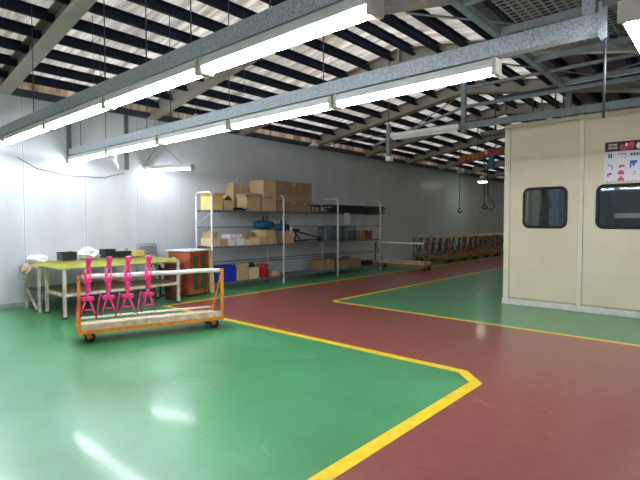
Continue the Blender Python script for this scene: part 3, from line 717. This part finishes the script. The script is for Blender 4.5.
MB().tube([(.0, -.158, .30), (.11, -.11, .27), (.152, 0, .24), (.11, .11, .27), (0, .158, .30)], .005, 6).build('handle', 'steel', bu)
carton(7.82, 8.08, S1, .14, -8.45, .35, 'low brown carton right of the red bucket', 'card')
carton(9.66, 10.18, S1, .28, -8.44, .45, 'brown carton on the bottom shelf before the third post', 'card3'); carton(10.34, 10.84, S1, .25, -8.44, .45, 'olive brown carton on the bottom shelf past the third post', 'card3', state='open')
carton(10.9, 11.45, S1, .24, -8.44, .45, 'farthest brown carton on the bottom shelf', 'card3')
tag(MB().box((-.17, -.25, 0), (.17, .25, .14), bev=.02).build('tool_case', 'black', loc=(-8.65, 11.9, S1+.002)), 'black tool case at the far end of the bottom shelf', 'case')

# ------------------------------------------------------------------ orange cabinet, barrel, fan, plank
cb = thing('cabinet', 'orange wooden cabinet with green striped front by the rack', 'cabinet', (-8.52, 5.55, 0), math.radians(12))
MB().box((-.30, -.29, .03), (.30, .25, .90), bev=.008).build('body', 'wood', cb)
MB().box((-.34, -.33, .902), (.34, .28, .93), bev=.004).build('top_board', 'whitecard', cb)
for y0, y1 in ((-.19, -.05), (.02, .17)): MB().box((.302, y0, .12), (.306, y1, .82)).build('door_panel', 'greenstripe', cb)
m = MB()
for y in (-.24, -.015, .21): m.box((.302, y-.012, .06), (.312, y+.012, .88))
m.build('door_frame', 'wood', cb)
for x in (-.25, .25):
    for y in (-.25, .21): MB().box((x-.03, y-.03, .001), (x+.03, y+.03, .03)).build('foot', 'castor', cb)
ba = thing('barrel', 'maroon plastic barrel in front of the orange cabinet', 'barrel', (-8.27, 5.03, .001))
MB().lathe([(.15, 0), (.165, .02), (.18, .2), (.185, .4), (.18, .58), (.17, .68), (.02, .68)], n=24).build('drum', 'brown', ba)
MB().lathe([(.175, .66), (.186, .67), (.186, .70), (.17, .72), (.02, .725)], n=24).build('lid', 'brown', ba)
MB().lathe([(.18, .22), (.19, .225), (.19, .24), (.18, .245)], n=24).build('hoop', 'brown', ba)
MB().lathe([(.182, .46), (.192, .465), (.192, .48), (.182, .485)], n=24).build('hoop', 'brown', ba)
tag(MB().lathe([(.05, 0), (.055, .03), (.04, .07), (.02, .075)], n=14).build('jar', 'endcap', loc=(-8.27, 5.03, .728)), 'small pale jar on the maroon barrel', 'jar')
fn = thing('floor_fan', 'black floor fan standing behind the end of the bench', 'fan', (-8.72, 5.0, .001), math.radians(-25))
m = MB(); cz = .52
for r in (.05, .1, .15, .19): m.tube([(.05*(1-(r/.19)**2)+.02, r*math.cos(a*PI/10), cz+r*math.sin(a*PI/10)) for a in range(20)], .004, 5, closed=True)
m.tube([(.02, .2*math.cos(a*PI/12), cz+.2*math.sin(a*PI/12)) for a in range(24)], .012, 6, closed=True)
m.build('guard', 'black', fn)
for k in range(3):
    a = k*2*PI/3; MB().bar((0, .02*math.cos(a), cz+.02*math.sin(a)), (0, .17*math.cos(a), cz+.17*math.sin(a)), .10, .006, up=(1, 0, .35)).build('blade', 'darksteel', fn)
MB().lathe([(.05, -.16), (.06, -.1), (.05, -.02)], (0, 0, cz), 'X', 14).build('motor', 'black', fn)
MB().tube([(-.06, 0, .02), (-.06, 0, cz-.03)], .018, 8).build('stand', 'black', fn)
MB().lathe([(.16, 0), (.16, .015), (.05, .03)], (-.04, 0, 0), n=20).build('base', 'black', fn)
tag(MB().bar((-8.22, 5.91, .01), (-8.345, 5.93, .88), .03, .10, up=(0, 1, 0)).build('plank', 'plank'), 'pale yellow plank leaning against the near rack post', 'plank')

# ------------------------------------------------------------------ work benches
bn = thing('workbench', 'cream steel workbench covered by a lime yellow mat', 'table', (0, 0, 0))
TX0, TX1, TY0, TY1, TZ = -8.49, -7.74, 2.82, 4.80, .80
for x in (TX0, TX1):
    for y in (TY0, TY1):
        s = 1 if y == TY0 else -1
        l = MB().box((x-.022, y-.022, .03), (x+.022, y+.022, TZ-.03)).build('leg', 'benchpaint', bn)
        MB().lathe([(.05, .001), (.05, .012), (.02, .03)], (x, y, 0), n=12).build('foot', 'darksteel', l)
m = MB()
for x in (TX0, TX1): m.box((x-.022, TY0+.03, TZ-.045), (x+.022, TY1-.03, TZ-.005))
for y in (TY0, TY1):
    m.box((TX0+.09, y-.022, TZ-.045), (TX1-.09, y+.022, TZ-.005))
    m.tube([(TX0, y, TZ-.13), (TX0+.012, y, TZ-.06), (TX0+.05, y, TZ-.03), (TX0+.11, y, TZ-.025)], .024, 8).tube([(TX1, y, TZ-.13), (TX1-.012, y, TZ-.06), (TX1-.05, y, TZ-.03), (TX1-.11, y, TZ-.025)], .024, 8)
m.build('top_frame', 'benchpaint', bn)
m = MB()
for x in (TX0, TX1): m.box((x-.018, TY0+.03, .34), (x+.018, TY1-.03, .38))
for y in (TY0, TY1): m.box((TX0+.03, y-.018, .34), (TX1-.03, y+.018, .38))
m.build('lower_frame', 'benchpaint', bn)
MB().box((TX0+.03, TY0+.03, .382), (TX1-.03, TY1-.03, .395)).build('lower_board', 'shelfwood', bn)
# the mat: a thick sheet with soft wavy edges drooping a little
def mat_sheet():
    m = MB(); nx, ny = 18, 30; X0, X1, Y0, Y1 = -9.06, -7.66, 2.74, 4.86; V = []
    for i in range(nx+1):
        row = []
        for j in range(ny+1):
            u, v = i/nx, j/ny; x = X0+(X1-X0)*u; y = Y0+(Y1-Y0)*v
            cu, cv = abs(2*u-1), abs(2*v-1); s = max(0, (cu**8+cv**8)-1)*.10     # rounded corners
            x += (-.5*s if u > .5 else .5*s)*1.2; y += (-.5*s if v > .5 else .5*s)*1.2
            z = TZ+.008+.006*noise.noise((x*2, y*2, 0))
            if u > .93: z -= (u-.93)*.35
            if v < .05: z -= (.05-v)*.5
            row.append(m.bm.verts.new((x, y, z)))
        V.append(row)
    for i in range(nx):
        for j in range(ny): m.bm.faces.new([V[i][j], V[i+1][j], V[i+1][j+1], V[i][j+1]]).smooth = True
    bmesh.ops.solidify(m.bm, geom=m.bm.faces[:], thickness=-.012); return m
mat_sheet().build('mat', 'mat', bn)
b2 = thing('workbench', 'narrow worn beige bench against the wall behind the yellow mat', 'table', (0, 0, 0))
UX0, UX1 = -9.26, -8.62
for x in (UX0, UX1):
    for y in (2.75, 4.30): MB().box((x-.02, y-.02, .001), (x+.02, y+.02, .735)).build('leg', 'benchpaint', b2)
MB().box((UX0-.04, 2.72, .74), (UX1+.04, 4.38, .77), bev=.004).build('top_board', 'decking', b2)
MB().box((UX0-.02, 2.77, .33), (UX1+.02, 4.3, .35)).build('lower_board', 'shelfwood', b2)
MB().bar((UX0+.04, 2.75, .33), (UX1-.1, 2.75, .02), .03, .03).build('brace', 'benchpaint', b2)
# goods on the benches
ZM = TZ+.032
crumple('plastic_bag', 'crumpled white plastic at the end of the benches', 'bag', (-9.16, 2.90, .78), (.36, .34, .16), 'bag', 1)
crumple('paper_bundle', 'crushed brown paper hanging over the bench corner', 'paper', (-8.98, 2.66, .62), (.34, .14, .20), 'decking', 4)
bin_box('storage_bin', 'black open bin at the near end of the yellow mat', 'bin', (-8.86, 3.28, ZM), .24, .26, .13, 'black')
crumple('plastic_bag', 'large white plastic bag between the black bins', 'bag', (-8.86, 3.66, ZM), (.34, .36, .22), 'bag', 2)
crumple('plastic_bag', 'small white plastic bag behind the large bag', 'bag', (-9.18, 3.75, .78), (.26, .3, .22), 'bag', 6)
bin_box('storage_bin', 'tall black bin in the middle of the yellow mat', 'bin', (-8.86, 4.00, ZM), .20, .24, .15, 'black')
bin_box('storage_bin', 'low black bin next to the yellow carton', 'bin', (-8.86, 4.28, ZM), .24, .24, .10, 'black')
carton(4.42, 4.68, ZM, .11, -8.74, .24, 'small yellow carton on the mat beside the low black bin', 'yellowcard')
tag(MB().lathe([(.03, 0), (.032, .04), (.02, .06), (.01, .065)], n=12).build('tape_roll', 'steel', loc=(-8.80, 4.34, ZM+.115)), 'small grey roll on top of the low black bin', 'roll')
ch = thing('metal_chair', 'grey metal chair standing behind the far end of the bench', 'chair', (-9.1, 5.02, 0))
m = MB(); m.tube([(-.2, -.22, .001), (-.2, -.22, 1.0), (-.2, -.19, 1.04), (-.2, .19, 1.04), (-.2, .22, 1.0), (-.2, .22, .001)], .012, 7).build('back_frame', 'steel', ch)
MB().prism([(-.19, -.2, .93), (-.185, -.15, 1.0), (-.18, .15, 1.0), (-.19, .2, .93), (-.19, .2, .84), (-.19, -.2, .84)], (.01, 0, 0)).build('backrest', 'steel', ch)
MB().box((-.18, -.21, .44), (.2, .21, .46), bev=.006).build('seat', 'steel', ch)
for y in (-.2, .2): MB().tube([(.18, y, .44), (.2, y, .001)], .012, 7).build('leg', 'steel', ch)

# ------------------------------------------------------------------ castor trolleys
def trolley(L, D, Hp, paint, wrap, lab, loc, rz, group=None, ply='decking'):
    """front plane at y=0 with the padded rail; x along the rail; deck reaches back to y=D"""
    t = thing('trolley', lab, 'cart', loc, rz, group)
    m = MB(); zb = .18
    m.box((0, 0, zb-.045), (L, .035, zb)).box((0, D-.035, zb-.045), (L, D, zb)).box((0, .035, zb-.045), (.035, D-.035, zb)).box((L-.035, .035, zb-.045), (L, D-.035, zb))
    m.build('base_frame', paint, t)
    MB().box((.036, .036, zb-.02), (L-.036, D-.036, zb+.02)).build('deck', ply, t)
    MB().box((.036, .004, zb+.001), (L-.036, .032, zb+.075)).build('front_lip', ply, t)
    MB().tube([(.04, D-.02, zb+.06), (L*.5, D-.02, zb+.065), (L-.04, D-.02, zb+.06)], .016, 8).build('back_rail', wrap, t)
    for x in (0, L-.035):
        MB().box((x, .002, zb), (x+.035, .037, Hp)).build('post', paint, t)
        MB().bar((x+.017, .045, Hp-.06), (x+.017, D-.05, zb+.01), .022, .022).build('brace', paint, t)
    m = MB(); m.box((.036, .006, Hp-.035), (L-.036, .034, Hp-.004)); tr = m.build('top_rail', paint, t)
    MB().tube([(.05+ (L-.1)*k/10, .02, Hp-.018+.004*math.sin(k*1.7)) for k in range(11)], .030, 10).build('foam_wrap', wrap, t)
    for x in (.11, L-.13):
        for y in (.12, D-.1):
            cst = MB().bar((x-.005, y, zb-.05), (x+.03, y, .06), .06, .06).build('castor', paint, t)
            MB().lathe([(.02, -.02), (.06, -.019), (.064, 0), (.06, .019), (.02, .02)], (x+.03, y, .065), 'Y', 18).build('wheel', 'castor', cst)
    return t
P0, P1 = Vector((-5.92, 2.30, 0)), Vector((-5.345, 4.03, 0)); dv = P1-P0; ang = math.atan2(dv.y, dv.x); LT = dv.length
trolley(LT, .52, .85, 'orange', 'pad', 'orange castor trolley with pink forks hung on its white rail', P0, ang)
def fork(paint, lab, cat='fork', group=None):
    """fork frame hung over the rail; local x along the rail, y away from the front plane, origin at the rail top"""
    t = thing('scooter_fork', lab, cat, (0, 0, 0), 0, group)
    m = MB(); m.bar((.0, .0, .02), (.012, .015, .135), .05, .03, up=(0, 1, 0)); m.box((-.02, -.03, .12), (.045, .04, .175), bev=.008); m.tube([(.012, -.045, .135), (.012, .055, .135)], .022, 10)
    m.build('head_clamp', paint, t)
    MB().tube([(-.03, -.024, .03), (-.028, -.036, -.06), (-.02, -.036, -.24)], .017, 8, radii=(.016, .017, .019)).tube([(.03, -.024, .02), (.02, -.036, -.1), (.0, -.036, -.24)], .009, 8).build('stem', paint, t)
    MB().box((-.055, -.066, -.13), (.035, -.024, -.07), bev=.006).box((-.03, -.070, -.25), (.02, -.03, -.14), bev=.006).build('bracket', paint, t)
    MB().box((-.075, -.07, -.345), (.055, -.03, -.295), bev=.008).tube([(-.085, -.05, -.32), (.065, -.05, -.32)], .013, 8).tube([(-.012, -.05, -.25), (-.012, -.05, -.34)], .021, 10).build('crossbar', paint, t)
    for s in (-1, 1): MB().tube([(-.012+s*.02, -.05, -.33), (-.012+s*.05, -.052, -.42), (-.012+s*.085, -.055, -.54)], .013, 8, radii=(.014, .011, .009)).build('fork_leg', paint, t)
    MB().tube([(-.05, -.054, -.455), (.03, -.054, -.455)], .010, 7).build('bridge', paint, t)
    MB().tube([(-.075, -.05, -.315), (-.10, -.052, -.27), (-.115, -.055, -.33), (-.155, -.06, -.57)], .009, 7).build('stay', paint, t)
    return t
fk = fork('pink', '')
ux = dv.normalized()
fl = ['pink fork frame at the near end of the trolley rail', 'second pink fork frame from the near end of the trolley rail', 'third pink fork frame from the near end of the trolley rail', 'pink fork frame nearest the empty part of the trolley rail']
for k, s in enumerate((.118, .349, .568, .815)):
    p = P0+ux*s+Vector((0, 0, .895)); nrm = Vector((-ux.y, ux.x, 0)); p += nrm*-.012
    if k == 0: fk.location = p; fk.rotation_euler = (0, 0, ang); fk['label'] = fl[0]; fk['group'] = 'pink forks on the orange trolley'
    else: dup(fk, p, ang, fl[k], 'pink forks on the orange trolley')
# far trolleys: the first stands alone past the rack, then a row along the wall
far = trolley(1.85, .52, .86, 'wornorange', 'pad', 'empty orange trolley just past the far end of the rack', (-8.85, 12.75, 0), 0)
dk = fork('forkdark', ''); gk = fork('forkgrey', '')
used = {0: False, 1: False}
ords = ['nearest', 'second', 'third', 'fourth', 'fifth', 'sixth', 'seventh', 'eighth']
row = trolley(1.5, .5, .95, 'wornorange', 'decking', 'nearest worn orange trolley in the far row along the wall', (-9.25, 15.9, 0), 0, 'worn trolleys in the row along the wall', ply='card3')
for k in range(8):
    y = 15.9+k*1.12
    if k: dup(row, (-9.25, y, 0), 0, '%s worn orange trolley in the far row along the wall' % ords[k])
    for j in range(5):
        w = (j+k) % 3 == 1; src = gk if w else dk
        L = ('grey' if w else 'brown')+' primed fork hung on the %s worn trolley of the far row' % ords[k]
        p = (-9.25+.27+j*.26, y+.12, .775)
        if not used[int(w)]: used[int(w)] = True; src.location = p; src['label'] = L; src['group'] = 'primed forks on the %s trolley' % ords[k]
        else: dup(src, p, 0, L, 'primed forks on the %s trolley' % ords[k])

# ------------------------------------------------------------------ daylight on the roof, camera, view
w = bpy.data.worlds.new('World'); bpy.context.scene.world = w; w.use_nodes = True
nt = w.node_tree; bg = nt.nodes['Background']; bg.inputs[0].default_value = (.80, .93, 1.1, 1); bg.inputs[1].default_value = 1.4
cam = bpy.data.cameras.new('Camera'); co = bpy.data.objects.new('Camera', cam); C.objects.link(co)
cam.sensor_width = 36; cam.lens = 36*471/640; cam.clip_start = .05
co.location = (0, 0, 1.5)
co.rotation_euler = (PI/2-math.atan(18/471), 0, math.atan(415/471))
sc = bpy.context.scene; sc.camera = co
sc.view_settings.view_transform = 'Standard'; sc.view_settings.look = 'None'; sc.view_settings.gamma = 1; sc.view_settings.exposure = 1.08
